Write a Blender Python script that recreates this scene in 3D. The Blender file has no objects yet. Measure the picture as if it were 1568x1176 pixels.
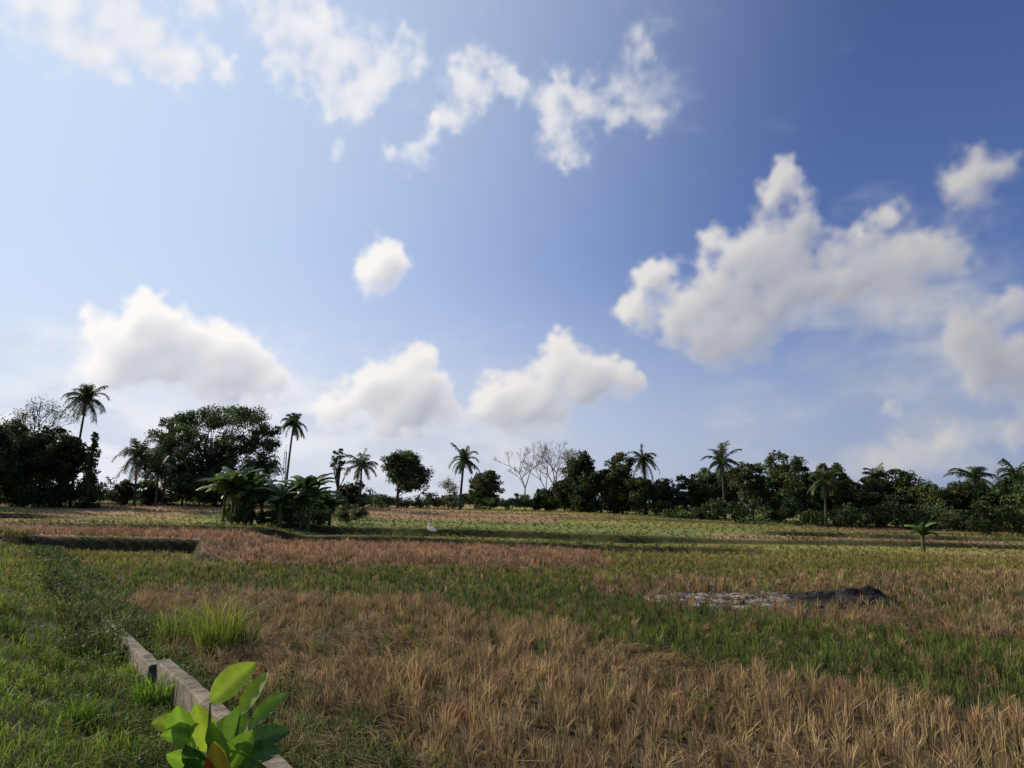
import bpy, math, numpy as np
from mathutils import Matrix, Vector
rng=np.random.default_rng(7)
scene=bpy.context.scene
# ------------------------------------------------------------------ camera
CAM=np.array([0,0,2.6]); PITCH=math.radians(9.2); ROLL=math.radians(1.0); F=1132.0
R=(Matrix.Rotation(math.radians(90)+PITCH,3,'X')@Matrix.Rotation(ROLL,3,'Z'))
Rn=np.array(R)
cd=bpy.data.cameras.new("camera"); cam=bpy.data.objects.new("camera",cd)
cd.lens=26.0; cd.sensor_width=36; cd.clip_end=9000; cd.clip_start=0.05
cam.matrix_world=Matrix.Translation(CAM)@R.to_4x4()
scene.collection.objects.link(cam); scene.camera=cam
scene.view_settings.view_transform='Standard'; scene.view_settings.look='None'; scene.view_settings.exposure=0
def ray(px,py):
    v=Rn@np.array([(px-784)/F,-(py-588)/F,-1.0]); return v/np.linalg.norm(v)
def bearing(px,py,d):
    v=ray(px,py); return CAM+v*(d/math.hypot(v[0],v[1]))
# ------------------------------------------------------------------ helpers
def ss(a,b,x):
    t=np.clip((np.asarray(x,float)-a)/(b-a),0,1); return t*t*(3-2*t)
def h2(i,j,s):
    v=np.sin(i*127.1+j*311.7+s*74.7)*43758.5453; return v-np.floor(v)
def vn(x,y,s=0):
    x=np.asarray(x,float);y=np.asarray(y,float)
    i=np.floor(x);j=np.floor(y);f=x-i;g=y-j;f=f*f*(3-2*f);g=g*g*(3-2*g)
    return (h2(i,j,s)*(1-f)+h2(i+1,j,s)*f)*(1-g)+(h2(i,j+1,s)*(1-f)+h2(i+1,j+1,s)*f)*g
def fbm(x,y,s=0,o=4,gain=.5):
    a=0;w=.5;t=0
    for k in range(o):
        c_,s_=math.cos(k*.9),math.sin(k*.9)
        a=a+w*vn((x*c_-y*s_)*2**k,(x*s_+y*c_)*2**k,s+k*3.1);t+=w;w*=gain
    return a/t
WA=np.array([-1.62,6.2]); WD=np.array([-.574,.819]); WN=np.array([-.819,-.574])
def su(x,y):
    dx=np.asarray(x,float)-WA[0];dy=np.asarray(y,float)-WA[1]
    return dx*WN[0]+dy*WN[1], dx*WD[0]+dy*WD[1]
TS=[46,53,61,70,80,91]; TA=[.22,.34,.32,.34,.30,.20]
def tcoord(x,y): return y+.10*x+2.4*np.sin(x*.06+1)+11*(fbm(x*.035,y*.02,5,3)-.5)
def tmask(x,i): return ss(.36,.56,vn(np.asarray(x,float)*.045+i*5.3,i*7.3+.5,9))
def pink_edge(x): return np.interp(x,[-30,-22,-15,-13.5,-11,-3,3,4.5,6],[37.5,37,36.5,33,31,29.5,31,34,60])
def H(x,y):
    x=np.asarray(x,float);y=np.asarray(y,float)
    s,u=su(x,y)
    z=.05*(fbm(x*.6,y*.6,1,3)-.5)
    k=1-.5*ss(0,45,x)
    t=tcoord(x,y)
    for i,(T,A) in enumerate(zip(TS,TA)):
        mk=tmask(x,i);wd=.5+5*(1-mk)
        z=z+A*k*ss(T-.5*(wd-.5),T+wd*.6,t)+mk*.20*np.exp(-((t-T-.6)/.4)**2)*(.6+.6*vn(x*.15,i*3.1,19))
    pe=pink_edge(x)
    z=z+ (.12+.52*ss(-12,-15,x))*ss(pe-.25,pe+.25,y)*ss(5,2,x)*ss(60,44,y)
    bank=(.12+.75*ss(.5,3.2,s)+.7*ss(2,7,s)*ss(9,20,u))*ss(-.15,.05,s)*(1-ss(26,44,u))
    z=z+bank*(1+.35*(fbm(x*.8,y*.8,2,3)-.5))
    return z
def ghit(px,py):
    v=ray(px,py); t=np.arange(2,400,.05)
    P=CAM[None]+t[:,None]*v; h=H(P[:,0],P[:,1]); i=np.argmax(P[:,2]<=h)
    return P[i]
def pin(poly,x,y):
    x=np.asarray(x,float);y=np.asarray(y,float);c=np.zeros(x.shape,bool);n=len(poly)
    for i in range(n):
        x1,y1=poly[i];x2,y2=poly[(i+1)%n]
        if y1==y2: continue
        m=((y1>y)!=(y2>y))&(x<(x2-x1)*(y-y1)/(y2-y1)+x1); c^=m
    return c
def flat(pts):
    o=[]
    for p in pts:
        v=ray(*p); t=CAM[2]/-v[2]; o.append((v[0]*t,v[1]*t))
    return o
P_NEAR=flat([(200,905),(400,918),(600,935),(850,962),(1000,1000),(1200,1045),(1400,1075),(1700,1092),(1700,1800),(300,1800)])
P_TAN=flat([(880,895),(1100,884),(1400,880),(1700,872),(1700,1000),(1568,985),(1300,962),(1150,945),(1000,928),(880,912)])
STRAW=np.array([.41,.285,.14]);PINK=np.array([.41,.255,.145]);GREEN=np.array([.125,.155,.035]);YG=np.array([.26,.245,.06])
def zone(x,y):
    x=np.asarray(x,float);y=np.asarray(y,float)
    wx=x+2.2*(fbm(x*.35,y*.35,11,4)-.5)*(1+y*.03); wy=y+3.5*(fbm(x*.3,y*.3,12,4)-.5)*(.6+y*.03)
    g=np.full(x.shape,.80)
    g=np.where(pin(P_NEAR,wx,wy),.0,g)
    g=np.where(pin(P_TAN,wx,wy),.16,g)
    g=g+.35*(fbm(x*.5,y*.5,21,4)-.5)
    yl=ss(22,33,wy)*.8
    col=(GREEN*(1-yl[...,None])+YG*yl[...,None])
    g=np.clip(g,0,1)
    c=col*g[...,None]+STRAW*(1-g[...,None])
    t=tcoord(x,y)
    idx=np.zeros(x.shape,int)
    for T in TS: idx+= (t>T+.3)
    far=t>43.5
    pal=np.array([YG*1.1,STRAW*.9,YG,PINK*.9,YG*.75+GREEN*.4,STRAW*.85,GREEN*1.5])
    cell=np.floor(x/26+idx*1.7+.1*vn(y*.2,x*0,3))
    pi=(idx*2+np.floor(3*h2(cell,idx*1.0,4))).astype(int)%7
    cf=pal[pi]
    nn=fbm(x*.1,y*.2,33,3)[...,None]
    cf=cf*(.8+.6*nn)*.82+.14*STRAW
    c=np.where(far[...,None],cf,c); g=np.where(far,.4,g)
    pk=(wy>pink_edge(x)+.1)&(x<5+(wy-30)*.1)&(t<46)&(y>28)
    c=np.where(pk[...,None],PINK*(.85+.3*nn),c); g=np.where(pk,.03,g)
    return c,g
# ------------------------------------------------------------------ mesh builder
class MB:
    def __init__(s): s.v=[];s.f=[];s.c=[];s.m=[];s.n=0
    def add(s,v,f,c,m=0):
        v=np.asarray(v,float).reshape(-1,3);f=np.asarray(f,int).reshape(-1,4)
        c=np.asarray(c,float)
        if c.ndim==1: c=np.broadcast_to(c,(len(v),c.shape[0]))
        if c.shape[1]==3: c=np.concatenate([c,np.ones((len(c),1))],1)
        s.v.append(v);s.f.append(f+s.n);s.c.append(c);s.m.append(np.full(len(f),m));s.n+=len(v)
    def obj(s,name,mats,smooth=False,parent=None):
        v=np.concatenate(s.v);f=np.concatenate(s.f);c=np.concatenate(s.c);m=np.concatenate(s.m)
        me=bpy.data.meshes.new(name)
        me.vertices.add(len(v));me.vertices.foreach_set('co',v.astype(np.float32).ravel())
        me.loops.add(len(f)*4);me.loops.foreach_set('vertex_index',f.astype(np.int32).ravel())
        me.polygons.add(len(f));me.polygons.foreach_set('loop_start',np.arange(0,len(f)*4,4,dtype=np.int32))
        me.polygons.foreach_set('material_index',m.astype(np.int32))
        me.polygons.foreach_set('use_smooth',np.full(len(f),smooth))
        me.update(calc_edges=True)
        a=me.color_attributes.new('Col','FLOAT_COLOR','POINT')
        a.data.foreach_set('color',c.astype(np.float32).ravel())
        for mt in mats: me.materials.append(mt)
        o=bpy.data.objects.new(name,me);scene.collection.objects.link(o)
        if parent: o.parent=parent
        return o
def tube(mb,pts,rad,seg=8,col=(.1,.08,.06),m=0):
    pts=np.asarray(pts,float);rad=np.asarray(rad,float);n=len(pts)
    T=np.gradient(pts,axis=0);T/=np.linalg.norm(T,axis=1)[:,None]+1e-9
    ref=np.array([1,0,0.]) if abs(T[0][0])<.8 else np.array([0,1,0.])
    V=[]
    for i in range(n):
        a=np.cross(T[i],ref);a/=np.linalg.norm(a)+1e-9;b=np.cross(T[i],a)
        th=np.linspace(0,2*np.pi,seg,endpoint=False)
        V.append(pts[i]+rad[i]*(np.cos(th)[:,None]*a+np.sin(th)[:,None]*b))
    V=np.concatenate(V);f=[]
    for i in range(n-1):
        for j in range(seg):
            k=(j+1)%seg;f.append((i*seg+j,i*seg+k,(i+1)*seg+k,(i+1)*seg+j))
    mb.add(V,f,np.array(col),m)
def blades(mb,P,az,lean,h,w,c0,c1,m=0):
    N=len(P);L=np.stack([np.cos(az),np.sin(az),np.zeros(N)],1)*(lean*h)[:,None]
    sa=rng.uniform(0,np.pi,N);S=np.stack([np.cos(sa),np.sin(sa),np.zeros(N)],1)*(w/2)[:,None]
    up=np.array([0,0,1.]);mid=P+up*(h*.6)[:,None]+L*.3;tip=P+up*(h*(1-.35*np.minimum(lean,1.5)))[:,None]+L
    V=np.stack([P-S*.7,P+S*.7,mid+S,mid-S,tip+S*.25,tip-S*.25],1)
    b=np.arange(N)[:,None]*6
    f=np.concatenate([b+np.array([0,1,2,3]),b+np.array([3,2,4,5])])
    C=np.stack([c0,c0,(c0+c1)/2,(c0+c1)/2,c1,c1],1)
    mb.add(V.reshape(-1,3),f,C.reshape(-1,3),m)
def leafq(mb,C,size,col,m=0,asp=.55,flat_=0.):
    N=len(C);u=rng.normal(size=(N,3));u[:,2]*=(1-flat_);u/=np.linalg.norm(u,axis=1)[:,None]
    w=rng.normal(size=(N,3));w[:,2]*=(1-flat_);v=np.cross(u,w) if flat_==0 else np.cross(np.cross(u,w),u)
    v=v/(np.linalg.norm(v,axis=1)[:,None]+1e-9)
    sz=(size*rng.uniform(.6,1.3,N))[:,None]
    V=np.stack([C-u*sz*.5,C+v*sz*.5*asp,C+u*sz*.5,C-v*sz*.5*asp],1)
    f=np.arange(N*4).reshape(-1,4)
    mb.add(V.reshape(-1,3),f,np.repeat(col,4,0),m)
# ------------------------------------------------------------------ materials
def nmat(name):
    m=bpy.data.materials.new(name);m.use_nodes=True;nt=m.node_tree;nt.nodes.clear()
    return m,nt,nt.nodes,nt.links
def foliage(name,trans=.35,rough=.6,spec=.3,nscale=3.,var=.35):
    m,nt,N,L=nmat(name)
    at=N.new('ShaderNodeAttribute');at.attribute_name='Col'
    tc=N.new('ShaderNodeNewGeometry');no=N.new('ShaderNodeTexNoise');no.inputs['Scale'].default_value=nscale;no.inputs['Detail'].default_value=2
    L.new(tc.outputs['Position'],no.inputs['Vector'])
    mr=N.new('ShaderNodeMapRange');mr.inputs['From Min'].default_value=.3;mr.inputs['From Max'].default_value=.7
    mr.inputs['To Min'].default_value=1-var;mr.inputs['To Max'].default_value=1+var;L.new(no.outputs['Fac'],mr.inputs['Value'])
    mu=N.new('ShaderNodeVectorMath');mu.operation='SCALE';L.new(at.outputs['Color'],mu.inputs[0]);L.new(mr.outputs[0],mu.inputs['Scale'])
    p=N.new('ShaderNodeBsdfPrincipled');p.inputs['Roughness'].default_value=rough;p.inputs['Specular IOR Level'].default_value=spec
    L.new(mu.outputs[0],p.inputs['Base Color'])
    out=N.new('ShaderNodeOutputMaterial')
    if trans>0:
        tr=N.new('ShaderNodeBsdfTranslucent');L.new(mu.outputs[0],tr.inputs['Color'])
        mx=N.new('ShaderNodeMixShader');mx.inputs[0].default_value=trans
        L.new(p.outputs[0],mx.inputs[1]);L.new(tr.outputs[0],mx.inputs[2]);L.new(mx.outputs[0],out.inputs[0])
    else: L.new(p.outputs[0],out.inputs[0])
    return m
M_STRAW=foliage('straw_blades',.3,.75,.15,1.2,.3)
M_GRASS=foliage('grass_blades',.4,.6,.25,1.5,.3)
M_LEAF=foliage('tree_leaves',.35,.6,.25,.5,.35)
M_PALM=foliage('palm_fronds',.3,.5,.35,.8,.3)
M_BARK=foliage('bark',0,.9,.1,6,.4)
M_BROAD=foliage('broad_leaves',.45,.42,.45,8,.16)
def ground_mat():
    m,nt,N,L=nmat('field_soil')
    at=N.new('ShaderNodeAttribute');at.attribute_name='Col'
    g=N.new('ShaderNodeNewGeometry')
    a=N.new('ShaderNodeTexNoise');a.inputs['Scale'].default_value=2.5;a.inputs['Detail'].default_value=8;a.inputs['Roughness'].default_value=.7
    L.new(g.outputs['Position'],a.inputs['Vector'])
    r=N.new('ShaderNodeMapRange');r.inputs['From Min'].default_value=.3;r.inputs['From Max'].default_value=.7;r.inputs['To Min'].default_value=.5;r.inputs['To Max'].default_value=1.4
    L.new(a.outputs['Fac'],r.inputs['Value'])
    mu=N.new('ShaderNodeVectorMath');mu.operation='SCALE';L.new(at.outputs['Color'],mu.inputs[0]);L.new(r.outputs[0],mu.inputs['Scale'])
    p=N.new('ShaderNodeBsdfPrincipled');p.inputs['Roughness'].default_value=.95;p.inputs['Specular IOR Level'].default_value=.1
    L.new(mu.outputs[0],p.inputs['Base Color'])
    b=N.new('ShaderNodeBump');b.inputs['Strength'].default_value=.5;b.inputs['Distance'].default_value=.06
    L.new(a.outputs['Fac'],b.inputs['Height']);L.new(b.outputs[0],p.inputs['Normal'])
    o=N.new('ShaderNodeOutputMaterial');L.new(p.outputs[0],o.inputs[0]);return m
# ------------------------------------------------------------------ terrain
rs=np.concatenate([np.geomspace(.4,18,90),np.arange(18.3,130,.24),np.geomspace(131,4000,45)])
an=np.concatenate([np.arange(-52,52,.35),np.arange(52,308,6)]);an=np.radians(an)
RR,AA=np.meshgrid(rs,an,indexing='ij')
X=RR*np.sin(AA);Y=RR*np.cos(AA);Z=H(X,Y)
nr,na=X.shape
V=np.stack([X,Y,Z],-1).reshape(-1,3)
ii,jj=np.meshgrid(np.arange(nr-1),np.arange(na),indexing='ij');jk=(jj+1)%na
fc=np.stack([ii*na+jj,ii*na+jk,(ii+1)*na+jk,(ii+1)*na+jj],-1).reshape(-1,4)[:,::-1]
c,g=zone(V[:,0],V[:,1])
s_,u_=su(V[:,0],V[:,1])
soil=np.array([.05,.036,.021]);dd=np.hypot(V[:,0],V[:,1])
k=(.12+.75*ss(15,60,dd))[:,None]
gc=soil*(1-k)+c*k
bank=(ss(-.1,.1,s_)*(1-ss(30,44,u_)))[:,None]
bk=np.array([.06,.075,.018])
pathm=(ss(1.8,2.3,s_)*ss(3.8,3.1,s_))[:,None]*.8
bk=bk*(1-pathm)+np.array([.16,.12,.06])*pathm
gc=gc*(1-bank)+bk*bank
tt_=tcoord(V[:,0],V[:,1]);riser_shade=np.zeros(len(V))
for i,T in enumerate(TS): riser_shade=np.maximum(riser_shade,ss(T-.6,T-.1,tt_)*ss(T+.5,T+.3,tt_)*tmask(V[:,0],i))
riser_shade*=.55+.45*ss(.3,.6,fbm(V[:,0]*.3,V[:,1]*.3,95,3))
pe_=pink_edge(V[:,0]);riser_shade=np.maximum(riser_shade,ss(pe_-.9,pe_-.4,V[:,1])*ss(pe_+.3,pe_+.15,V[:,1])*(V[:,0]<-12)*(V[:,0]>-24))
riser_shade=riser_shade[:,None];gc=gc*(1-riser_shade*.92)+np.array([.018,.018,.008])*riser_shade*.92  # shade on terrace risers, painted dark into the ground colour
mb=MB();mb.add(V,fc,gc)
mb.obj('ground',[ground_mat()],True)
# ------------------------------------------------------------------ rice stubble
ash_c=ghit(1180,919)[:2]
def ashmask(x,y):
    return ((x-ash_c[0])/3.6)**2+((y-ash_c[1])/1.7)**2+1.3*(fbm(x*1.2,y*1.2,77,4)-.5)
def scatter(y0,y1,sp,nb,hh,ww,mb,wedge=.86,rsp=.17):
    ys=np.arange(y0,y1,sp);xs=np.arange(-wedge*y1-3,wedge*y1+3,sp)
    a,b=np.meshgrid(xs,ys);a=a+.3*b%sp
    a=a.ravel()+rng.normal(0,sp*.18,a.size);b=b.ravel()+rng.normal(0,sp*.18,b.size)
    s,u=su(a,b);am=ashmask(a,b);ok=(np.abs(a)<wedge*b+3)&((s<-.35-.3*fbm(a,b,3,2))|(u>38))&(rng.random(a.size)>.08)&(am>.55+.45*rng.random(a.size))
    ok&=(b<TS[-1]+18)&~((np.hypot(a-ash_c[0],(b-ash_c[1]+1.7)/.8)<3.3)&(rng.random(a.size)<.5))
    t=tcoord(a,b)
    for i,T in enumerate(TS): ok&=~((t>T-1.2)&(t<T+1.0)&(tmask(a,i)>.5))
    pe=pink_edge(a);ok&=~((a<-12)&(a>-24)&(b>pe-1.9)&(b<pe+.3))
    a=a[ok];b=b[ok];c,g=zone(a,b)
    n=len(a);hs=hh*(.7+.6*fbm(a*.7,b*.7,44,3))*rng.uniform(.7,1.25,n)*(1-.3*g)
    isg=rng.random(n)<g
    for sel,gr in ((~isg,0),(isg,1)):
        A=a[sel];B=b[sel];hsel=hs[sel];m=len(A)
        if m==0: continue
        A_=np.repeat(A,nb);B_=np.repeat(B,nb);N=m*nb
        r=sp*rsp*np.sqrt(rng.random(N));az=rng.uniform(0,2*np.pi,N)
        x=A_+r*np.cos(az);y=B_+r*np.sin(az)
        P=np.stack([x,y,H(x,y)-.01],1)
        cc,_=zone(A,B)
        yy=ss(22,33,B)[:,None]
        base=(np.where(B[:,None]>36,cc,STRAW*.95) if not gr else np.where(B[:,None]>36,cc,GREEN*1.15*(1-.8*yy)+YG*.8*yy))
        if not gr: base=np.where((_<.035)[:,None]&(B[:,None]>27),cc,base)
        base=base*rng.uniform(.6,1.35,(m,1))*(1+rng.normal(0,.05,(m,3)))
        base=base*(.75+.5*fbm(A*.25,B*.25,46,3))[:,None]
        col=np.repeat(base,nb,0)*rng.uniform(.55,1.4,(N,1))
        lean=rng.uniform(.0,.5 if not gr else .4,N)
        az=az+rng.normal(0,.5,N)
        if not gr:
            ld=np.repeat(ss(.56,.70,fbm(A*.45,B*.45,47,3)),nb);wa_=np.repeat(6.28*vn(A*.2,B*.2,48),nb)+rng.normal(0,.7,N)
            az=np.where(rng.random(N)<ld,wa_,az);lean=lean+ld*rng.uniform(.2,.9,N)
        h=np.repeat(hsel,nb)*rng.uniform(.6,1.12,N)
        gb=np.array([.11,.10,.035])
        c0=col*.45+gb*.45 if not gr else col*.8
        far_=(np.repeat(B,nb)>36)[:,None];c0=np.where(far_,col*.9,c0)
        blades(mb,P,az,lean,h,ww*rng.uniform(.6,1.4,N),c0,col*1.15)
mb=MB()
scatter(3.5,20,.25,25,.36,.0105,mb,rsp=.2)
scatter(20,44,.36,13,.34,.022,mb)
scatter(44,112,.8,7,.18,.07,mb)
mb.obj('rice_stubble_field',[M_STRAW])
mb=MB()
n=70000
y=rng.uniform(3.5**.5,36**.5,n)**2;x=rng.uniform(-1,1,n)*(.86*y+3)
s,u=su(x,y);c,g=zone(x,y);ok=(s<-.1)&(rng.random(n)<.07+g)&(ashmask(x,y)>1)
x=x[ok];y=y[ok];n=len(x);P=np.stack([x,y,H(x,y)-.01],1)
col=(GREEN*(1-.6*ss(22,33,y))[:,None]+YG*.6*ss(22,33,y)[:,None])*rng.uniform(.6,1.5,(n,1))*(1+rng.normal(0,.08,(n,3)))
blades(mb,P,rng.uniform(0,6.28,n),rng.uniform(.1,.7,n),rng.uniform(.08,.26,n),.008+.0007*y,col*.8,col)
mb.obj('field_grass',[M_GRASS])
mb=MB()
n=60000
x=rng.uniform(-95,95,n);ti=rng.integers(0,len(TS),n);T=np.array(TS,float)[ti];y=T.copy()
for _ in range(5): y=y-(tcoord(x,y)-(T+.7))
y=y+rng.normal(0,.3,n);hh=.10+.42*fbm(x*.25,T*3.,91,3)**1.8
mk=np.zeros(n)
for i in range(len(TS)): mk=np.where(ti==i,tmask(x,i),mk)
ok=(np.abs(x)<.9*y)&(rng.random(n)<mk*(.1+.9*fbm(x*.2,T*2.,92,3)));x=x[ok];y=y[ok];hh=hh[ok];n=len(x)
P=np.stack([x,y,H(x,y)-.03],1)
col=np.where((rng.random(n)<.5)[:,None],YG,np.array([.09,.13,.028]))*rng.uniform(.5,1.4,(n,1))
blades(mb,P,rng.uniform(0,6.28,n),rng.uniform(.1,.7,n),hh*rng.uniform(.5,1.3,n),np.full(n,.05),col*.7,col)
mb.obj('terrace_bund_grass',[M_GRASS])
# ------------------------------------------------------------------ bank grass
mb=MB()
n=130000
s=rng.uniform(0.05,8,n);u=-4+rng.random(n)**1.7*46
x=WA[0]+WN[0]*s+WD[0]*u;y=WA[1]+WN[1]*s+WD[1]*u
pm=ss(1.8,2.3,s)*ss(3.8,3.1,s)
dn=fbm(x*1.3,y*1.3,51,3)
ok=(y>1.5)&(rng.random(n)>pm*.8)&(rng.random(n)<.1+1.5*(dn-.15))
x=x[ok];y=y[ok];u=u[ok];n=len(x)
P=np.stack([x,y,H(x,y)-.01],1)
hh=(.03+.36*fbm(x*1.4,y*1.4,52,3)**2.2)*rng.uniform(.5,1.4,n)*(1+.02*u)
pt=ss(.32,.62,fbm(x*.9,y*.9,53,3))[:,None]
col=(np.array([.075,.115,.022])*(1-pt)+np.array([.22,.33,.03])*pt)*rng.uniform(.5,1.4,(n,1))*(1+rng.normal(0,.1,(n,3)))
dry=rng.random(n)<.14+.4*ss(8,18,u);col=np.where(dry[:,None],np.array([.30,.25,.08])*rng.uniform(.5,1.2,(n,1)),col)
blades(mb,P,rng.uniform(0,6.28,n),rng.uniform(.1,1.1,n),hh,.006+.0010*np.maximum(y,0)*.8,col*.75,col)
mb.obj('bank_grass',[M_GRASS])
mb=MB()
def weeds(s0,s1,u0,u1,ncl,nl,hh,ls,colr):
    s=rng.uniform(s0,s1,ncl);u=rng.uniform(u0,u1,ncl)
    x=WA[0]+WN[0]*s+WD[0]*u;y=WA[1]+WN[1]*s+WD[1]*u
    hc=hh*rng.uniform(.3,1.2,ncl)
    X_=np.repeat(x,nl)+rng.normal(0,.10,ncl*nl);Y_=np.repeat(y,nl)+rng.normal(0,.10,ncl*nl)
    Zz=H(X_,Y_)+np.repeat(hc,nl)*rng.random(ncl*nl)**.7
    col=np.repeat(np.array(colr)*rng.uniform(.5,1.5,(ncl,1)),nl,0)*rng.uniform(.6,1.4,(ncl*nl,1))
    leafq(mb,np.stack([X_,Y_,Zz],1),np.repeat(ls*(1+.03*np.maximum(u,0)),nl),col,0,.6,.4)
    P=np.stack([x,y,H(x,y)],1);P=np.repeat(P,9,0);k=len(P)
    cc=np.array([[.13,.16,.04]])*rng.uniform(.5,1.5,(k,1))
    blades(mb,P+rng.normal(0,.08,(k,3))*[1,1,0],rng.uniform(0,6.28,k),rng.uniform(.1,.8,k),np.repeat(hc,9)*1.35,np.full(k,.014),cc,cc)
weeds(-.8,.25,8.8,34,420,30,.36,.05,(.06,.09,.02))
weeds(-.1,.7,7,20,160,34,.34,.05,(.05,.075,.018))
weeds(-1.6,-.2,-2.5,4.5,280,50,.26,.030,(.045,.07,.02))
weeds(-.7,-.2,4,8.5,110,34,.22,.04,(.08,.12,.028))
weeds(.15,1.1,1,9,60,30,.16,.035,(.07,.14,.02))
weeds(3.5,7,6,34,200,24,.40,.07,(.09,.12,.03))
mb.obj('roadside_weeds',[M_GRASS])
def grass_clump(px,py,r,h,nb,colr,name):
    mb=MB();p=ghit(px,py);N=nb
    rr=r*np.sqrt(rng.random(N));az=rng.uniform(0,6.28,N)
    x=p[0]+rr*np.cos(az);y=p[1]+rr*np.sin(az)
    P=np.stack([x,y,H(x,y)-.01],1);col=np.array(colr)*rng.uniform(.5,1.4,(N,1))
    blades(mb,P,az+rng.normal(0,.5,N),rng.uniform(.05,.85,N),h*rng.uniform(.45,1.2,N),.015*rng.uniform(.6,1.2,N),col*.7,col)
    mb.obj(name,[M_GRASS])
grass_clump(335,1005,.30,.98,320,(.30,.36,.05),'tall_grass_clump')
grass_clump(270,992,.28,.78,240,(.22,.30,.045),'tall_grass_clump')
grass_clump(375,1000,.2,.6,120,(.18,.22,.05),'tall_grass_clump')
grass_clump(125,1115,.16,.32,160,(.17,.30,.03),'tall_grass_clump')
grass_clump(235,1080,.2,.36,200,(.16,.28,.03),'tall_grass_clump')
grass_clump(15,975,.2,.4,120,(.14,.20,.04),'tall_grass_clump')
# ------------------------------------------------------------------ concrete wall
def concrete():
    m,nt,N,L=nmat('weathered_concrete')
    g=N.new('ShaderNodeNewGeometry')
    a=N.new('ShaderNodeTexNoise');a.inputs['Scale'].default_value=4;a.inputs['Detail'].default_value=10;a.inputs['Roughness'].default_value=.75
    b=N.new('ShaderNodeTexNoise');b.inputs['Scale'].default_value=50;b.inputs['Detail'].default_value=4
    L.new(g.outputs['Position'],a.inputs['Vector']);L.new(g.outputs['Position'],b.inputs['Vector'])
    cr=N.new('ShaderNodeValToRGB');e=cr.color_ramp.elements
    e[0].position=.36;e[0].color=(.04,.042,.022,1);e[1].position=.66;e[1].color=(.38,.32,.24,1)
    x=e.new(.49);x.color=(.19,.155,.11,1)
    L.new(a.outputs['Fac'],cr.inputs[0])
    p=N.new('ShaderNodeBsdfPrincipled');p.inputs['Roughness'].default_value=.95
    L.new(cr.outputs[0],p.inputs['Base Color'])
    ad=N.new('ShaderNodeMath');ad.operation='MULTIPLY_ADD';ad.inputs[1].default_value=.4;L.new(b.outputs['Fac'],ad.inputs[0]);L.new(a.outputs['Fac'],ad.inputs[2])
    bp=N.new('ShaderNodeBump');bp.inputs['Strength'].default_value=1;bp.inputs['Distance'].default_value=.03
    L.new(ad.outputs[0],bp.inputs['Height']);L.new(bp.outputs[0],p.inputs['Normal'])
    o=N.new('ShaderNodeOutputMaterial');L.new(p.outputs[0],o.inputs[0]);return m
mb=MB()
def wallseg(u0,u1,off,top,th):
    n=int((u1-u0)/.07)+2;us=np.linspace(u0,u1,n);V=[]
    for u in us:
        t=top+.03*(vn(u*.8,0,61)-.5)+.03*(fbm(u*5,1,62,3)-.5)
        w=th/2*(1+.16*(fbm(u*2,2,63,3)-.5))
        prof=[(-w-.02,-.3),(-w,t-.025),(-w+.02,t),(w-.02,t+.01*(vn(u*5,3,64)-.5)),(w,t-.025),(w+.03,-.3)]
        for s,z in prof:
            sx=s+off+.012*(fbm(u*3,s*9,65,3)-.5)
            V.append([WA[0]+WN[0]*sx+WD[0]*u,WA[1]+WN[1]*sx+WD[1]*u,z])
    f=[]
    for i in range(n-1):
        for j in range(6):
            k=(j+1)%6;f.append((i*6+j,i*6+k,(i+1)*6+k,(i+1)*6+j))
    f+= [(0,1,4,5),(1,2,3,4),((n-1)*6,(n-1)*6+5,(n-1)*6+4,(n-1)*6+1),((n-1)*6+1,(n-1)*6+4,(n-1)*6+3,(n-1)*6+2)]
    mb.add(V,f,np.array([.3,.3,.3]))
wallseg(-4,5.3,0,.44,.18);wallseg(5.32,9.2,.10,.38,.16);wallseg(9.25,24,.05,.26,.15)
mb.obj('concrete_retaining_wall',[concrete()])
# ------------------------------------------------------------------ foreground broadleaf plant
def leafstrip(mb,base,tip,width,sag,col,fold=.22,n=12,m=0,power=.85,tilt=0.):
    base=np.array(base,float);tip=np.array(tip,float);ax=tip-base;Ln=np.linalg.norm(ax);a=ax/Ln
    side=np.cross(a,np.array([tilt,-1,.55]));side-=a*side.dot(a);side/=np.linalg.norm(side)+1e-9
    nrm=np.cross(side,a)
    if nrm[1]>0: nrm=-nrm
    V=[];f=[];C=[]
    for i in range(n+1):
        t=i/n;w=width/2*(math.sin(math.pi*min(1,t**power*.97+.02))**.75)+.001
        cpt=base+ax*t+np.array([0,0,1.])*sag*Ln*math.sin(math.pi*t)
        for q in (-1,-.5,0,.5,1):
            V.append(cpt+side*w*q+nrm*abs(q)*w*fold+nrm*.014*Ln*math.sin(t*19+q*3)*abs(q))
            C.append(np.array(col)*(1.4 if q==0 else (1+.12*((i%2)-.5)))*(1-.15*t))
    for i in range(n):
        for j in range(4):
            f.append((i*5+j,i*5+j+1,(i+1)*5+j+1,(i+1)*5+j))
    mb.add(V,f,np.array(C),m)
pl=bpy.data.objects.new('broadleaf_plant',None);scene.collection.objects.link(pl)
D0=4.1
c0=bearing(335,1176,D0);gz=float(H(c0[0],c0[1]));pl.location=(c0[0],c0[1],gz)
def PP(px,py,dd=0.): return bearing(px,py,D0+dd)-np.array([c0[0],c0[1],gz])
mb=MB()
YL=(.33,.45,.035);LG=(.20,.35,.03);DG=(.06,.15,.025)
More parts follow.
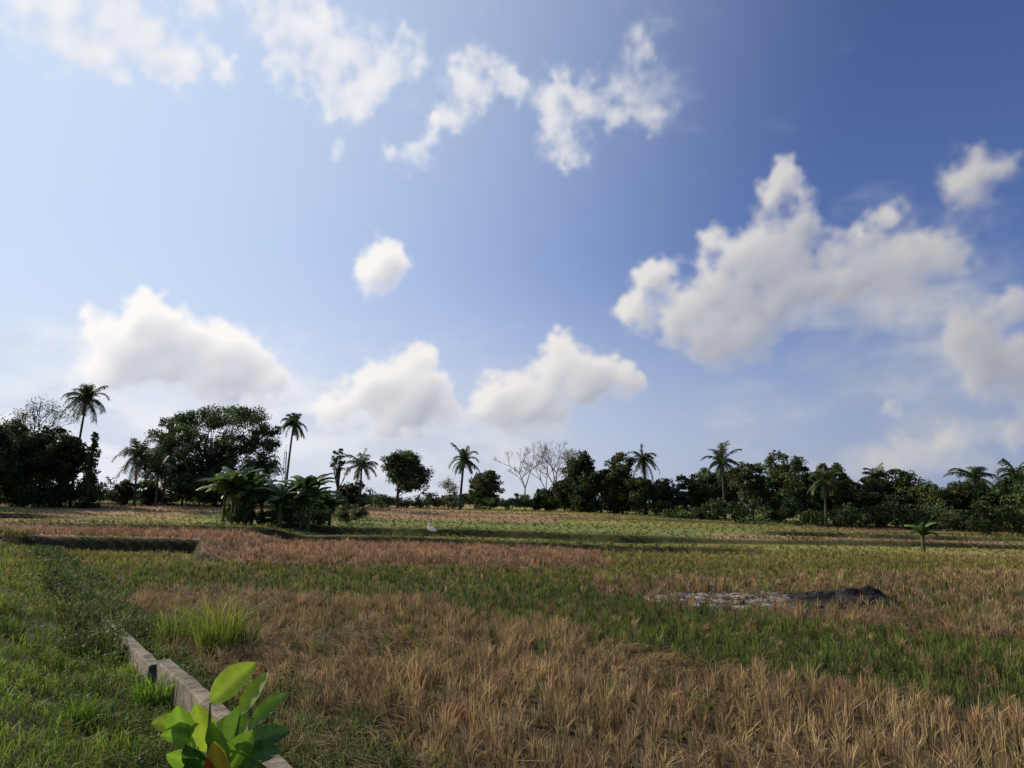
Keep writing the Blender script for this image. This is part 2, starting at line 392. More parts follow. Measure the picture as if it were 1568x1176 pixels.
L_=[((322,1076),(393,1015),.155,.06,YL,.0),((368,1094),(410,1030),.11,.05,YL,.05),((382,1114),(440,1062),.10,.08,LG,.02),
((280,1135),(272,1080),.15,.0,LG,-.05),((318,1150),(300,1078),.15,.0,YL,0),((288,1118),(232,1108),.11,.10,YL,.03),((296,1140),(246,1126),.09,.10,LG,-.1),
((372,1148),(445,1120),.13,.08,DG,-.02),((352,1135),(372,1078),.13,.0,LG,.08),((370,1165),(430,1150),.13,.08,DG,-.12),((345,1165),(325,1105),.15,.0,LG,-.1),
((350,1175),(388,1118),.14,.02,LG,-.1),((315,1185),(285,1140),.14,.03,DG,-.15),((355,1200),(410,1178),.14,.06,DG,-.15),((330,1150),(350,1095),.13,.0,LG,.12),
((300,1175),(255,1155),.11,.06,LG,-.05),((320,1205),(350,1150),.14,0,LG,-.18),((300,1210),(290,1165),.13,0,DG,-.1),((270,1120),(292,1092),.10,0,YL,.05)]
for b,t,w,sg,cl,dz in L_:
    leafstrip(mb,PP(*b),PP(t[0],t[1],dz),w*.85,sg,cl,tilt=rng.uniform(-.5,.5))
leafstrip(mb,PP(340,1200,-.2),PP(328,1135,-.22),.10,.0,(.55,.38,.03))
leafstrip(mb,PP(326,1200,-.2),PP(318,1160,-.25),.05,.0,(.40,.07,.02))
mb.obj('leaves',[M_BROAD],True,pl)
mb=MB()
for top in ((322,1076),(368,1094),(285,1125),(300,1140),(372,1150),(352,1135),(382,1114)):
    p=PP(*top);q=np.array([rng.normal(0,.05),rng.normal(0,.05),-.05])
    m_=(p+q)/2+np.array([(-p[0])*.25,0,0])
    tube(mb,[q,m_,p*.9+m_*.1,p],[.014,.010,.007,.004],7,(.16,.2,.05))
mb.obj('stems',[M_BARK],True,pl)
# ------------------------------------------------------------------ ash patch / burnt heap
mb=MB()
gx=np.linspace(-4.9,4.9,190);gy=np.linspace(-2.7,2.7,100);A,B=np.meshgrid(gx,gy,indexing='ij')
wx=A+ash_c[0];wy=B+ash_c[1];e=ashmask(wx,wy)
hm=.04*ss(1.15,.5,e)+.13*(fbm(A*3,B*3,81,5)-.35)*ss(1.1,.7,e)
hm+=.34*np.exp(-((A-2.7)/.7)**2-((B-.1)/.8)**2)*(.4+1.2*fbm(A*2,B*2,82,4))+.20*np.exp(-((A-1.4)/.8)**2-(B/.7)**2)*(.4+1.2*fbm(A*3,B*3,83,4))
zz=H(wx,wy)+hm-.06*ss(1.0,1.3,e)-.01
dk=ss(.1,.8,A+2.2*(fbm(A,B,84,3)-.5))[...,None]
fl=ss(.45,.64,fbm(A*2.2,B*4,85,5))[...,None]
cc=(np.array([.11,.085,.06])*(1-fl)+np.array([.34,.30,.25])*fl)*(1-dk)+np.array([.028,.026,.025])*(.6+fl)*dk
ni,nj=A.shape
i_,j_=np.meshgrid(np.arange(ni-1),np.arange(nj-1),indexing='ij')
f=np.stack([i_*nj+j_,(i_+1)*nj+j_,(i_+1)*nj+j_+1,i_*nj+j_+1],-1).reshape(-1,4)
mb.add(np.stack([wx,wy,zz],-1).reshape(-1,3),f,cc.reshape(-1,3))
n=900;x=rng.normal(0,1.9,n);y=rng.normal(0,.9,n);ok=ashmask(x+ash_c[0],y+ash_c[1])<1.05;x=x[ok];y=y[ok]
lc=np.where((x>.6)[:,None],[.04,.035,.03],[.24,.19,.13])*rng.uniform(.3,1.4,(len(x),1))
leafq(mb,np.stack([x+ash_c[0],y+ash_c[1],H(x+ash_c[0],y+ash_c[1])+.07+.2*np.exp(-((x-2.75)/.75)**2-(y/.6)**2)],1),np.full(len(x),.13),lc,0,.3,.5)
leafq(mb,np.array([[ash_c[0]+.1,ash_c[1]-.4,.16],[ash_c[0]+.3,ash_c[1]-.5,.15],[ash_c[0]-1.6,ash_c[1]-.5,.15]]),np.full(3,.2),np.full((3,3),.7),0,.7,.6)
mb.obj('ash_heap',[foliage('ash',0,.95,.05,14,.3)],False)
# ------------------------------------------------------------------ trees
BARKC=(.07,.058,.045)
def crown(mb,c,r,ncl,nl,ls,col,clr=.3,shell=.5):
    c=np.array(c);r=np.array(r)
    d=rng.normal(size=(ncl,3));d/=np.linalg.norm(d,axis=1)[:,None]
    rad=rng.uniform(shell,1,ncl)[:,None];cc=c+d*rad*r
    rc=clr*r.mean()*rng.uniform(.6,1.3,ncl)
    pts=rng.normal(size=(ncl,nl,3));pts/=np.linalg.norm(pts,axis=2)[...,None];pts*=rng.random((ncl,nl,1))**.45
    pts*=rc[:,None,None]*np.array([1.1,1.1,.75])
    P=(cc[:,None]+pts).reshape(-1,3)
    cl=np.array(col)*rng.uniform(.5,1.7,(ncl,1))*(1+rng.normal(0,.1,(ncl,3)))
    C=np.repeat(cl,nl,0)*rng.uniform(.7,1.35,(ncl*nl,1))
    leafq(mb,P,np.full(len(P),ls),C,1)
    return cc
def tree(px,topy,d,wpx,name='broadleaf_tree',col=(.068,.095,.026),low=.2,dense=1.,ls=.34,lobes=4,shape='round'):
    tp=bearing(px,topy,d);x,y=tp[0],tp[1];z0=float(H(x,y));Ht=tp[2]-z0;w=wpx/2*d/F
    mb=MB();col=np.array(col)*rng.uniform(.8,1.3)*np.array([rng.uniform(.85,1.2),1,1])
    cb=z0+Ht*low;cz=(tp[2]+cb)/2;rz=(tp[2]-cb)/2
    cs=[]
    if shape=='round':
        for i in range(lobes):
            a=rng.uniform(0,6.28);q=rng.uniform(.25,.55)
            cx=x+math.cos(a)*w*q;cy=y+math.sin(a)*w*q*.8;zz=cz+rng.uniform(-.4,.35)*rz
            sc=rng.uniform(.5,.7)
            cs.append(((cx,cy,zz),(w*sc,w*sc,min(rz*sc*1.1,tp[2]-zz))))
        cs.append(((x+w*rng.uniform(-.3,.3),y,tp[2]-rz*.5),(w*.45,w*.45,rz*.45)))
    elif shape=='cone':
        for i in range(5):
            t=i/4;cs.append(((x,y,cb+(tp[2]-cb)*(.1+.75*t)),(w*(1-.7*t)*.8,w*(1-.7*t)*.8,rz*.3)))
    elif shape=='umbrella':
        for (fx,fz,fr,fh) in ((-.62,.55,.38,.14),(-.62,.78,.30,.10),(-.3,.84,.40,.13),(.1,.88,.42,.12),(.5,.82,.40,.12),(.78,.66,.28,.10),(.72,.48,.32,.12),(0,.65,.5,.15),(-.8,.32,.28,.14),(.45,.45,.38,.15),(.65,.2,.34,.15),(-.35,.4,.4,.2),(.1,.3,.45,.25),(-.5,.15,.4,.15)):
            cs.append(((x+fx*w,y+rng.uniform(-.4,.4)*w,cb+fz*(tp[2]-cb)),(w*fr,w*fr,(tp[2]-cb)*fh)))
    tube(mb,[(x,y,z0-.1),(x+.1*rng.normal(),y,z0+Ht*.25),(x+.3*rng.normal(),y,cz),(x,y,cz+rz*.5)],[.04*Ht*.6+.05,.03*Ht*.6,.018*Ht*.6,.02],8,BARKC)
    for c_,r_ in cs:
        vol=(r_[0]*r_[1]*r_[2])**(1/3)
        ncl=int(max(6,14*dense));nl=int(max(20,34*vol*dense))
        cc=crown(mb,c_,r_,ncl,nl,ls,col,.36)
        for q in cc[:5]:
            st=np.array([x,y,z0+Ht*rng.uniform(.2,.5)]);md=(st+q)/2+np.array([0,0,-.2])
            tube(mb,[st,md,q],[.010*Ht,.006*Ht,.015],5,BARKC)
    return mb.obj(name,[M_BARK,M_LEAF])
def palm(px,cy,d,fl=3.0,nf=20,lean=(0,0),name='coconut_palm',col=(.055,.082,.024),tr=.16,droop=1.):
    tp=bearing(px,cy,d);x,y,zt=tp
    bx,by=x+lean[0],y+lean[1];z0=float(H(bx,by));mb=MB()
    n=12;pts=[];rad=[]
    for i in range(n+1):
        t=i/n;pts.append((bx+(x-bx)*t**1.6,by+(y-by)*t**1.6,z0-.1+(zt-z0+.1)*t));rad.append(tr*(1.35-.25*min(1,t*5)-.45*t)*(1+.05*(i%2)))
    tube(mb,pts,rad,8,(.10,.085,.065))
    Vs=[];Cs=[]
    for k in range(nf):
        a=k*2.399+rng.normal(0,.3);e=math.radians(82-128*(k/nf)**.85+rng.normal(0,11));L0=fl*rng.uniform(.75,1.15)*(.75 if k<3 else 1)
        ns=9;p=np.array([x,y,zt]);R_=[p.copy()];ca=np.array([math.cos(a),math.sin(a),0])
        el=e;T=[];bend=rng.uniform(.6,1.3)
        for j in range(ns):
            dv=ca*math.cos(el)+np.array([0,0,math.sin(el)]);T.append(dv);p=p+dv*L0/ns;R_.append(p.copy())
            el-=droop*bend*math.radians(3+2.4*j)*max(.3,math.cos(el))
        T.append(T[-1]);R_=np.array(R_);T=np.array(T)
        tube(mb,R_,np.linspace(.045,.012,ns+1),4,(.09,.10,.03))
        sd=np.cross(ca,[0,0,1.])
        tt=np.linspace(.08,1,28)
        cl=np.array(col)*rng.uniform(.5,1.7)
        if k>nf*.92: cl=np.array([.14,.10,.05])
        vee=rng.uniform(-.7,.1)
        for t in tt:
            i=t*ns;i0=min(int(i),ns-1);q=R_[i0]*(1-(i-i0))+R_[i0+1]*(i-i0);tv=T[i0]
            ll=fl*.26*(math.sin(math.pi*(.14+.78*t))**.5)*rng.uniform(.75,1.15)
            for sg in (-1,1):
                dv=sd*sg*.75+tv*.6+np.array([0,0,vee-.2+.2*rng.normal()]);dv/=np.linalg.norm(dv);wv=tv*.05
                Vs+= [q-wv,q+wv,q+dv*ll+wv*.4,q+dv*ll-wv*.4];Cs+=[cl]*4
    for k in range(6):
        a=rng.uniform(0,6.28);tube(mb,[(x+.25*math.cos(a),y+.25*math.sin(a),zt-.1),(x+.3*math.cos(a),y+.3*math.sin(a),zt-.25),(x+.3*math.cos(a),y+.3*math.sin(a),zt-.42)],[.03,.13,.02],6,(.10,.09,.03))
    mb.add(Vs,np.arange(len(Vs)).reshape(-1,4),np.array(Cs),1)
    return mb.obj(name,[M_BARK,M_PALM])
def bare(px,topy,d,spread,name='bare_tree',col=(.28,.24,.20),depth=5,leafy=0):
    tp=bearing(px,topy,d);x,y=tp[0],tp[1];z0=float(H(x,y));Ht=tp[2]-z0;mb=MB();tips=[]
    def br(p,dv,L0,r,k):
        q=p+dv*L0;md=(p+q)/2+rng.normal(0,.03,3)*L0
        tube(mb,[p,md,q],[r,r*.85,r*.66],5,col)
        if k==0: tips.append(q);return
        for i in range(3 if k>1 else 4):
            nd=dv+rng.normal(0,spread,3);nd[2]=abs(nd[2])*.8+.25;nd/=np.linalg.norm(nd)
            br(q,nd,L0*rng.uniform(.6,.8),r*.62,k-1)
    br(np.array([x,y,z0-.1]),np.array([0,0,1.]),Ht*.34,.022*Ht*.7,depth)
    if leafy:
        T=np.array(tips);P=np.repeat(T,leafy,0)+rng.normal(0,.3,(len(T)*leafy,3))
        leafq(mb,P,np.full(len(P),.22),np.array([.09,.11,.035])*rng.uniform(.6,1.4,(len(P),1)),1)
    return mb.obj(name,[M_BARK,M_LEAF])
def banana(px,py,d,n,Hh,spread,name='banana_clump',col=(.075,.125,.03),lo=.5):
    p=bearing(px,py,d);mb=MB()
    for s in range(n):
        bx=p[0]+rng.normal(0,spread);by=p[1]+rng.normal(0,spread*.6);z0=float(H(bx,by));hh=Hh*rng.uniform(lo,1)
        tube(mb,[(bx,by,z0-.1),(bx,by,z0+hh*.3),(bx,by,z0+hh*.55)],[.14,.11,.07],7,(.10,.11,.04))
        for k in range(11):
            a=k*2.4+rng.normal(0,.3);L0=hh*rng.uniform(.42,.6);el=math.radians(rng.uniform(35,90))
            q=np.array([bx,by,z0+hh*rng.uniform(.38,.52)]);ca=np.array([math.cos(a),math.sin(a),0]);V=[];f=[];ns=8;sd=np.cross(ca,[0,0,1.])
            c_=np.array(col)*rng.uniform(.5,1.7)
            for j in range(ns+1):
                t=j/ns;w=.28*hh/3*(math.sin(math.pi*min(1,t*.93+.05))**.6)*rng.uniform(.7,1.1)
                nn=np.array([0,0,1.])*math.cos(el)-ca*math.sin(el)
                V+=[q-sd*w+nn*-w*.3,q+nn*.05,q+sd*w+nn*-w*.3]
                q=q+(ca*math.cos(el)+np.array([0,0,math.sin(el)]))*L0/ns;el-=math.radians(11)
            for j in range(ns):
                for i in (0,1): f.append((j*3+i,j*3+i+1,(j+1)*3+i+1,(j+1)*3+i))
            mb.add(V,f,c_,1)
    return mb.obj(name,[M_BARK,M_PALM])
def shrubrow(pts,name,col=(.05,.075,.022),ls=.3,ncl=12):
    mb=MB()
    for px,topy,d,w in pts:
        tp=bearing(px,topy,d);z0=float(H(tp[0],tp[1]));h=tp[2]-z0;ww=w/2*d/F
        crown(mb,(tp[0],tp[1],z0+h*.42),(ww,ww*.7,h*.5),ncl,int(38*max(.6,(ww*ww*h*.5)**(1/3))*(.3/ls)**1.2),ls,np.array(col)*rng.uniform(.8,1.3),.42,.2)
    return mb.obj(name,[M_BARK,M_LEAF])
DK=(.048,.07,.02)
for a in ((-60,640,100,120),(-5,655,98,90),(50,652,102,95),(105,664,100,70),(75,640,108,80),(20,632,108,60)): tree(*a,col=DK,low=.05,dense=1.5)
tree(147,657,96,42,'cypress_tree',DK,.0,1.4,.28,shape='cone')
bare(55,612,104,.42,'sparse_tree',(.10,.09,.07),5,5)
palm(133,612,100,3.2,24,(-.6,0));palm(-8,662,98,2.8,20)
palm(210,700,102,3.2,24,(.2,0));palm(262,688,104,3.5,24,(-.5,0));palm(243,722,100,2.8,20);palm(398,712,104,3.0,22,(-.5,0))
tree(327,620,108,190,'rain_tree',DK,.22,1.5,.3,shape='umbrella')
for a in ((285,700,106,60),(345,705,104,66),(235,735,106,50),(310,725,100,80),(190,735,104,40)): tree(*a,col=DK,low=0,dense=1.2)
palm(450,648,92,2.2,20,(-.5,0),droop=1.3,tr=.15)
banana(370,780,56,9,5.3,.7,lo=.6);banana(448,780,55,8,4.6,.8,lo=.6);banana(490,780,60,6,4.0,.6,lo=.6)
shrubrow([(356,748,58,30),(378,746,57,38),(428,750,57,38),(452,744,58,46),(478,742,58,46),(500,755,60,38),(525,768,64,36),(372,772,55,52),(440,770,55,56),(478,770,56,50),(405,778,55,30),(550,770,70,40)],'shrub_thicket',(.055,.085,.024),.17,18)
tree(521,683,112,34,'broadleaf_tree',DK,.45,.9,.26,3);tree(545,735,108,60,col=DK,low=.0)
palm(554,712,106,3.0,20);tree(612,690,100,88,'mango_tree',DK,.03,1.7,.3,5)
bare(688,736,104,.45,'sparse_tree',(.16,.15,.11),4,7);palm(711,704,95,2.5,22,(-.4,0),tr=.17)
tree(752,716,104,75,low=.02,dense=1.1);tree(728,740,106,40,low=0)
bare(805,680,106,.45);bare(852,675,106,.5);bare(875,688,106,.42);bare(838,695,104,.4)
for a in ((900,692,96,62),(945,688,94,78),(920,715,94,80),(865,730,98,60),(835,748,100,50),(985,730,92,60),(1015,735,94,50)): tree(*a,col=DK,low=.0,dense=1.5)
palm(985,704,97,2.8,22,(.3,0));palm(878,738,100,2.2,16)
for a in ((1035,740,94,50),(1060,722,96,64),(1085,715,99,60),(1120,712,98,66),(1150,705,94,60),(1190,684,98,84),(1230,700,92,66),(1255,718,95,50),(1285,708,94,66),(1320,728,92,60),(1350,726,94,60),(1380,712,94,66),(1410,735,92,60),(1440,742,90,60),(1475,736,92,60),(1510,738,92,60),(1540,724,90,70),(1590,720,88,90),(1650,725,86,90)):
    tree(*a,col=(.062,.088,.026),low=.0,dense=1.35)
for a in ((1105,706,90,2.6),(1262,735,86,2.2),(1345,732,96,2.5),(1492,732,94,2.7),(1556,726,92,2.7)):
    palm(a[0],a[1],a[2],a[3],22,(rng.normal(0,.4),0),col=(.065,.092,.028))
banana(1410,800,52,1,3.3,.05,'banana_plant')
pts=[]
for px in range(1010,1680,22): pts.append((px,rng.uniform(752,778),rng.uniform(83,90),54))
for px in range(-60,170,24): pts.append((px,rng.uniform(715,735),rng.uniform(97,102),50))
for px in range(180,520,22): pts.append((px,rng.uniform(742,757),rng.uniform(104,112),44))
for px in range(520,1010,20): pts.append((px,rng.uniform(745,763),rng.uniform(100,112),40))
shrubrow(pts,'hedgerow',(.052,.074,.023),.3)
pts=[]
for px in range(-300,1900,16): pts.append((px,rng.uniform(740,756)+px*28/1568*.8,rng.uniform(190,260),34))
shrubrow(pts,'distant_tree_line',(.06,.08,.055),.7)  # bluer leaf colour stands in for aerial haze
# ------------------------------------------------------------------ mast
mb=MB();p=bearing(438,692,125);z0=float(H(p[0],p[1]))
for ax,ay in ((-.25,-.2),(.25,-.2),(0,.25)): tube(mb,[(p[0]+ax,p[1]+ay,z0),(p[0]+ax*.7,p[1]+ay*.7,p[2])],[.06,.05],5,(.45,.45,.46))
zz=np.arange(z0,p[2],.8)
for i,z in enumerate(zz):
    s=1 if i%2 else -1;tube(mb,[(p[0]-.23*s,p[1]-.18,z),(p[0]+.23*s,p[1]-.18,z+.8)],[.025,.025],4,(.45,.45,.46))
tube(mb,[(p[0],p[1],p[2]-.2),(p[0],p[1],p[2]+1.2)],[.03,.015],5,(.35,.35,.36))
mb.obj('radio_mast',[foliage('painted_steel',0,.5,.5,2,.1)])
# ------------------------------------------------------------------ egret
p=bearing(660,800,47);x,y=p[0],p[1];z=float(H(x,y))+.10;mb=MB();W=(.92,.92,.9)
S=1.25
path=np.array([(.30,0,.36),(.22,0,.39),(.1,0,.43),(-.04,0,.47),(-.12,0,.52),(-.12,0,.60),(-.07,0,.67),(-.08,0,.74),(-.13,0,.77),(-.17,0,.765),(-.27,0,.745)])*S
rad=np.array([.012,.06,.10,.10,.06,.034,.027,.029,.037,.018,.003])*S
tube(mb,path[:10]+[x,y,z],rad[:10],10,W)
tube(mb,path[9:]+[x,y,z],rad[9:],6,(.6,.4,.05))
for q in (-.03,.03): tube(mb,[(x+.05*S,y+q,z+.38*S),(x+.02*S,y+q,z+.2*S),(x+.05*S,y+q,z-.12)],[.014,.009,.008],5,(.05,.05,.04))
mb.obj('white_egret',[foliage('feathers',.35,.7,.2,5,.05)],True)
# ------------------------------------------------------------------ sun and sky
EL=math.radians(28);AZ=math.radians(-62)
sdir=np.array([math.sin(AZ)*math.cos(EL),math.cos(AZ)*math.cos(EL),math.sin(EL)])
sl=bpy.data.lights.new('sun','SUN');sl.energy=4.7;sl.angle=math.radians(.5);sl.color=(1,.88,.71)
so=bpy.data.objects.new('sun',sl);so.rotation_euler=Vector(sdir).to_track_quat('Z','Y').to_euler();so.location=(-30,20,30);scene.collection.objects.link(so)
w=bpy.data.worlds.new('World');scene.world=w;w.use_nodes=True;nt=w.node_tree;N=nt.nodes;L=nt.links;N.clear()
ST=.1
sky=N.new('ShaderNodeTexSky');sky.sky_type='NISHITA';sky.sun_disc=False;sky.sun_elevation=EL;sky.sun_rotation=AZ%(2*math.pi)
sky.air_density=1.0;sky.dust_density=.6;sky.ozone_density=3.0
tc=N.new('ShaderNodeTexCoord')
def smooth(v,a,b,lo=0,hi=1):
    m=N.new('ShaderNodeMapRange');m.interpolation_type='SMOOTHSTEP';m.inputs['From Min'].default_value=a;m.inputs['From Max'].default_value=b
    m.inputs['To Min'].default_value=lo;m.inputs['To Max'].default_value=hi;L.new(v,m.inputs['Value']);return m.outputs[0]
def mixc(f,a,b,bt='MIX'):
    o=N.new('ShaderNodeMix');o.data_type='RGBA';o.blend_type=bt
    for i,v in ((0,f),(6,a),(7,b)):
        if isinstance(v,(int,float)): o.inputs[i].default_value=v
        elif isinstance(v,tuple): o.inputs[i].default_value=(*v,1)
        else: L.new(v,o.inputs[i])
    return o.outputs[2]
dt=N.new('ShaderNodeVectorMath');dt.operation='DOT_PRODUCT';dt.inputs[1].default_value=tuple(sdir);L.new(tc.outputs['Generated'],dt.inputs[0])
sx=N.new('ShaderNodeSeparateXYZ');L.new(tc.outputs['Generated'],sx.inputs[0])
base=mixc(1.,sky.outputs[0],(.76,.77,1.08),'MULTIPLY')
glow=smooth(dt.outputs['Value'],.22,1.06,0,1)
base=mixc(glow,base,(6.3,7.6,9.5))
hz=mixc(smooth(dt.outputs['Value'],-.2,.85),(2.5,3.2,5.2),(7.4,7.9,8.8))
cur=mixc(smooth(sx.outputs['Z'],.34,-.02,0,.97),base,hz)
bg=N.new('ShaderNodeBackground');bg.inputs['Strength'].default_value=ST;L.new(cur,bg.inputs['Color'])
ow=N.new('ShaderNodeOutputWorld');L.new(bg.outputs[0],ow.inputs[0])
# ------------------------------------------------------------------ clouds on a far spherical sector, sunlight and shade baked into colour
WISP=[(0,45,18,.6),(60,25,46),(120,60,46),(170,30,52),(230,65,48),(300,92,42),(325,105,26),(200,0,44),(395,5,40),(440,45,44),(480,85,44),(550,80,48),(605,100,40),(500,140,38),(540,150,30),(415,115,24,.85),(460,5,40),(570,135,28),(300,-5,28),(265,100,30),
(715,110,34),(760,104,30),(705,170,36),(740,150,24,.8),(690,190,26,.8),(790,135,28),(850,150,32),(860,195,36),(880,240,32),(895,150,32,.8),(920,170,30,.7),(955,150,36,.72),(1000,165,36,.6),(985,75,46,.58),(640,250,28,.65),(600,245,24,.62),(525,225,20,.55),(640,70,30,.5),(660,225,22,.55)]
CUM=[(580,400,36),(570,426,28),(602,398,24),(228,488,36),(255,520,50),(185,540,42),(330,540,50),(390,555,38),(140,495,24,.8),(250,560,66),(345,580,50),(160,570,50,.8),(410,590,46,.8),
(630,545,32),(600,585,44),(648,595,38),(560,612,38),(505,630,46,.9),(640,635,44),(600,650,40),(680,645,40,.8),
(855,528,28),(870,562,44),(800,588,42),(925,575,36),(760,615,34),(815,625,38),(968,578,24),(900,605,36),(740,635,28),(780,645,30),(850,640,40,.8),(960,600,26,.8),
(1205,256,20,.9),(1195,292,32),(1225,355,50),(1155,390,50),(1092,362,24,.9),(1100,440,50),(1005,425,36),(968,478,32),(1045,495,46),(1078,540,38),(1180,460,60),(1250,430,48),(1140,510,50),(1325,360,28,.88),(1300,430,42,.88),(1370,395,46,.75),(1430,385,44,.68),(1390,450,60,.66),(1360,328,20,.9),(1500,262,50,.80),(1480,290,36,.7),(1320,490,56,.6),(1470,400,44,.55),
(1475,515,38,.9),(1530,550,50,.95),(1555,462,38,.95),(1570,600,55,.85),(1500,575,44,.75),(1370,620,20,.66),(1400,695,42,.72),(1462,683,30,.72),(1350,705,30,.62),(1560,670,28,.9)]
LOW=[(60,660,150,.88),(250,650,170,.88),(430,660,130,.82),(600,680,120,.8),(800,685,100,.7),(700,685,120,.72),(1400,710,100,.5),(1330,480,150,.6),(1430,440,120,.55),(1520,600,110,.55),(700,50,80,.25),(1250,720,120,.45),(980,110,100,.4),(640,220,80,.3),(1100,660,100,.3)]
az=np.radians(np.arange(-50,50,.1));el=np.radians(np.arange(.25,47,.1))
EE,AZg=np.meshgrid(el,az,indexing='ij')
U=AZg*60;Vv=EE*60
def blur(a,r,n=2):
    k=np.arange(-r,r+1)
    for _ in range(n):
        for ax in (0,1):
            s=np.zeros_like(a)
            for q in k: s+=np.roll(a,q,axis=ax)
            a=s/len(k)
    return a
def field(blobs,wa,wb,flatb=1.):
    wx=AZg+wa*(fbm(U*.35,Vv*.35,101,3)-.5)*2+wb*(fbm(U*1.4,Vv*1.4,103,4)-.5)*2
    wy=EE+wa*(fbm(U*.35,Vv*.35,102,3)-.5)*2+wb*(fbm(U*1.4,Vv*1.4,104,4)-.5)*2
    m=np.ones_like(wx)
    for b in blobs:
        s=b[3] if len(b)>3 else 1.
        v=ray(b[0],b[1]);a0=math.atan2(v[0],v[1]);e0=math.asin(v[2]);rr=b[2]/F*(math.cos(a0)*.5+.5)
        dy=(wy-e0);dy=np.where(dy<0,dy*flatb,dy)
        d2=((wx-a0)*math.cos(e0))**2+dy**2
        m*=1-s*.93*np.exp(-d2/(rr*rr)*1.1)
    return 1-m
def shade(al,n,step,K,lx=.72,ly=.70):
    tau=np.zeros_like(al)
    for k in range(1,n+1):
        dx=int(round(-k*step*lx));dy=int(round(k*step*ly))
        tau+=np.roll(np.roll(al,-dx,axis=1),-dy,axis=0)*(1-.5*k/n)
    return np.exp(-tau*K/n)
def over(c,a,c2,a2):
    ao=a2+a*(1-a2);co=(c2*a2[...,None]+c*(a*(1-a2))[...,None])/np.maximum(ao,1e-4)[...,None];return co,ao
dirs=np.stack([np.sin(AZg)*np.cos(EE),np.cos(AZg)*np.cos(EE),np.sin(EE)],-1)
sp_=(.62+.38*ss(.0,.85,dirs@sdir))[...,None]
# low soft haze clouds
m=field(LOW,.02,.01);n1=fbm(U*.22,Vv*.55,120,5)
a=ss(.15,.95,m*.9+(n1-.5)*.75)*.78
hl=ss(.3,.7,fbm(U*.3+4,Vv*.7,122,5))
C=(np.array([.66,.71,.83])*(1-hl)[...,None]+np.array([.86,.88,.93])*hl[...,None]);Aa=a
# high broken clouds
m=field(WISP,.018,.014)
n1=fbm(U*.7,Vv*.8,130,7,.54);n2=1-2*np.abs(fbm(U*1.2,Vv*1.4,131,5,.55)-.5)
D=m*1.1+(n1-.5)*1.4+(n2-.75)*.35
a=ss(.25,1.35,D)*ss(.08,.65,m)*.92
a=blur(a,1,1)
Db=blur(np.clip(D,0,1.5),3,1)
s1=shade(Db,12,2,1.5);n1b=blur(n1,3,1)
li=np.clip(.32+.75*s1+.8*(n1b-.5),0,1)[...,None]
c2=np.array([.58,.64,.78])*(1-li)+np.array([1.0,.97,.96])*li
C,Aa=over(C,Aa,np.ones_like(C)*np.array([.70,.77,.90]),ss(.15,.9,m)*.34*ss(.25,.6,n1))
C,Aa=over(C,Aa,c2,a)
# cumulus
m=field(CUM,.010,.012,1.12)
bil=0;w_=1;tw=0
for k in range(4):
    q=1-np.abs(2*fbm(U*.5*2**k+3*k,Vv*.5*2**k,140+k,2)-1);bil=bil+w_*q;tw+=w_;w_*=.5
bil/=tw;n1=fbm(U*.5,Vv*.5,150,6,.5)
D=m*1.25+(bil-.72)*.6+(n1-.5)*.75
below=np.roll(m,-14,axis=0)-np.roll(m,10,axis=0)
soft=ss(-.1,.5,blur(below,5))
right=ss(8,24,np.degrees(AZg))
a=ss(.38-.06*soft,.95+.50*soft+.15*right,D)*(.97-.10*right)
a=blur(a,1,1)
Ds=blur(D,7,2);D4=blur(D,4,2)
dens=np.clip((Ds-.30)*1.15,0,1.6)
s1=shade(dens,30,2,3.2);s2=shade(dens,12,1,1.3);s3=shade(dens,24,2,2.2,.1,1.)
gy,gx_=np.gradient(D4)
rel=np.clip((gx_*1.-gy*1.)*5,-.30,.30)
li=.46*s1+.20*s2+.40*s3+rel*.55+.25*(blur(n1,2,1)-.5)+.16
edge=ss(.8,.3,a)
li=np.clip(li*1.12+.22*edge,0,1)[...,None]
c2=np.array([.36,.405,.53])*(1-li)+np.array([1.0,.965,.94])*li
C,Aa=over(C,Aa,c2,a)
C=C*sp_
Aa=Aa*ss(-50,-46,np.degrees(AZg))*ss(50,46,np.degrees(AZg))*ss(47,43,np.degrees(EE))
RS=3500
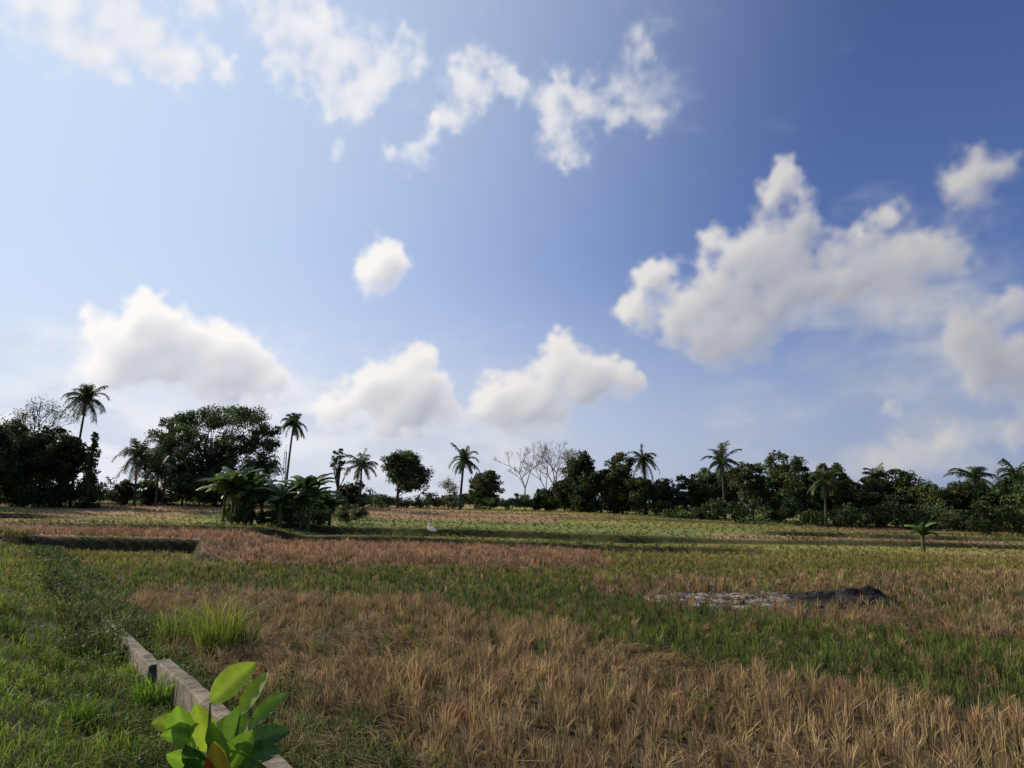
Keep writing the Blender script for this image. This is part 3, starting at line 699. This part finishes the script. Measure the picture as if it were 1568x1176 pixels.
V=(dirs*RS+CAM).reshape(-1,3);ni,nj=EE.shape
i_,j_=np.meshgrid(np.arange(ni-1),np.arange(nj-1),indexing='ij')
f=np.stack([i_*nj+j_,(i_+1)*nj+j_,(i_+1)*nj+j_+1,i_*nj+j_+1],-1).reshape(-1,4)
amax=np.maximum.reduce([Aa[:-1,:-1],Aa[1:,:-1],Aa[:-1,1:],Aa[1:,1:]]).reshape(-1);f=f[amax>.004]
mt,nt2,N2,L2=nmat('cloud_baked_light')  # emissive: shows the cloud colours with their painted sun and shade
at=N2.new('ShaderNodeAttribute');at.attribute_name='Col'
ge=N2.new('ShaderNodeNewGeometry');nz=N2.new('ShaderNodeTexNoise');nz.inputs['Scale'].default_value=.02;nz.inputs['Detail'].default_value=3
L2.new(ge.outputs['Position'],nz.inputs['Vector'])
def M2(op,a,b,cl=False):
    q=N2.new('ShaderNodeMath');q.operation=op;q.use_clamp=cl
    for i,v in enumerate((a,b)):
        if isinstance(v,(int,float)): q.inputs[i].default_value=v
        else: L2.new(v,q.inputs[i])
    return q.outputs[0]
edge=M2('MULTIPLY',at.outputs['Alpha'],M2('SUBTRACT',1.,at.outputs['Alpha']))
al=M2('ADD',at.outputs['Alpha'],M2('MULTIPLY',M2('MULTIPLY',edge,.6),M2('SUBTRACT',nz.outputs['Fac'],.5)),True)
em=N2.new('ShaderNodeEmission');L2.new(at.outputs['Color'],em.inputs[0])
tr=N2.new('ShaderNodeBsdfTransparent');mx=N2.new('ShaderNodeMixShader')
L2.new(al,mx.inputs[0]);L2.new(tr.outputs[0],mx.inputs[1]);L2.new(em.outputs[0],mx.inputs[2])
oo=N2.new('ShaderNodeOutputMaterial');L2.new(mx.outputs[0],oo.inputs[0])
try: mt.cycles.emission_sampling='NONE'
except Exception as ex: print(ex)
mb=MB();mb.add(V,f,np.concatenate([C,Aa[...,None]],-1).reshape(-1,4))
mb.obj('sky_clouds',[mt],True)
print('VERTS',sum(len(o.data.vertices) for o in scene.objects if o.type=='MESH'))
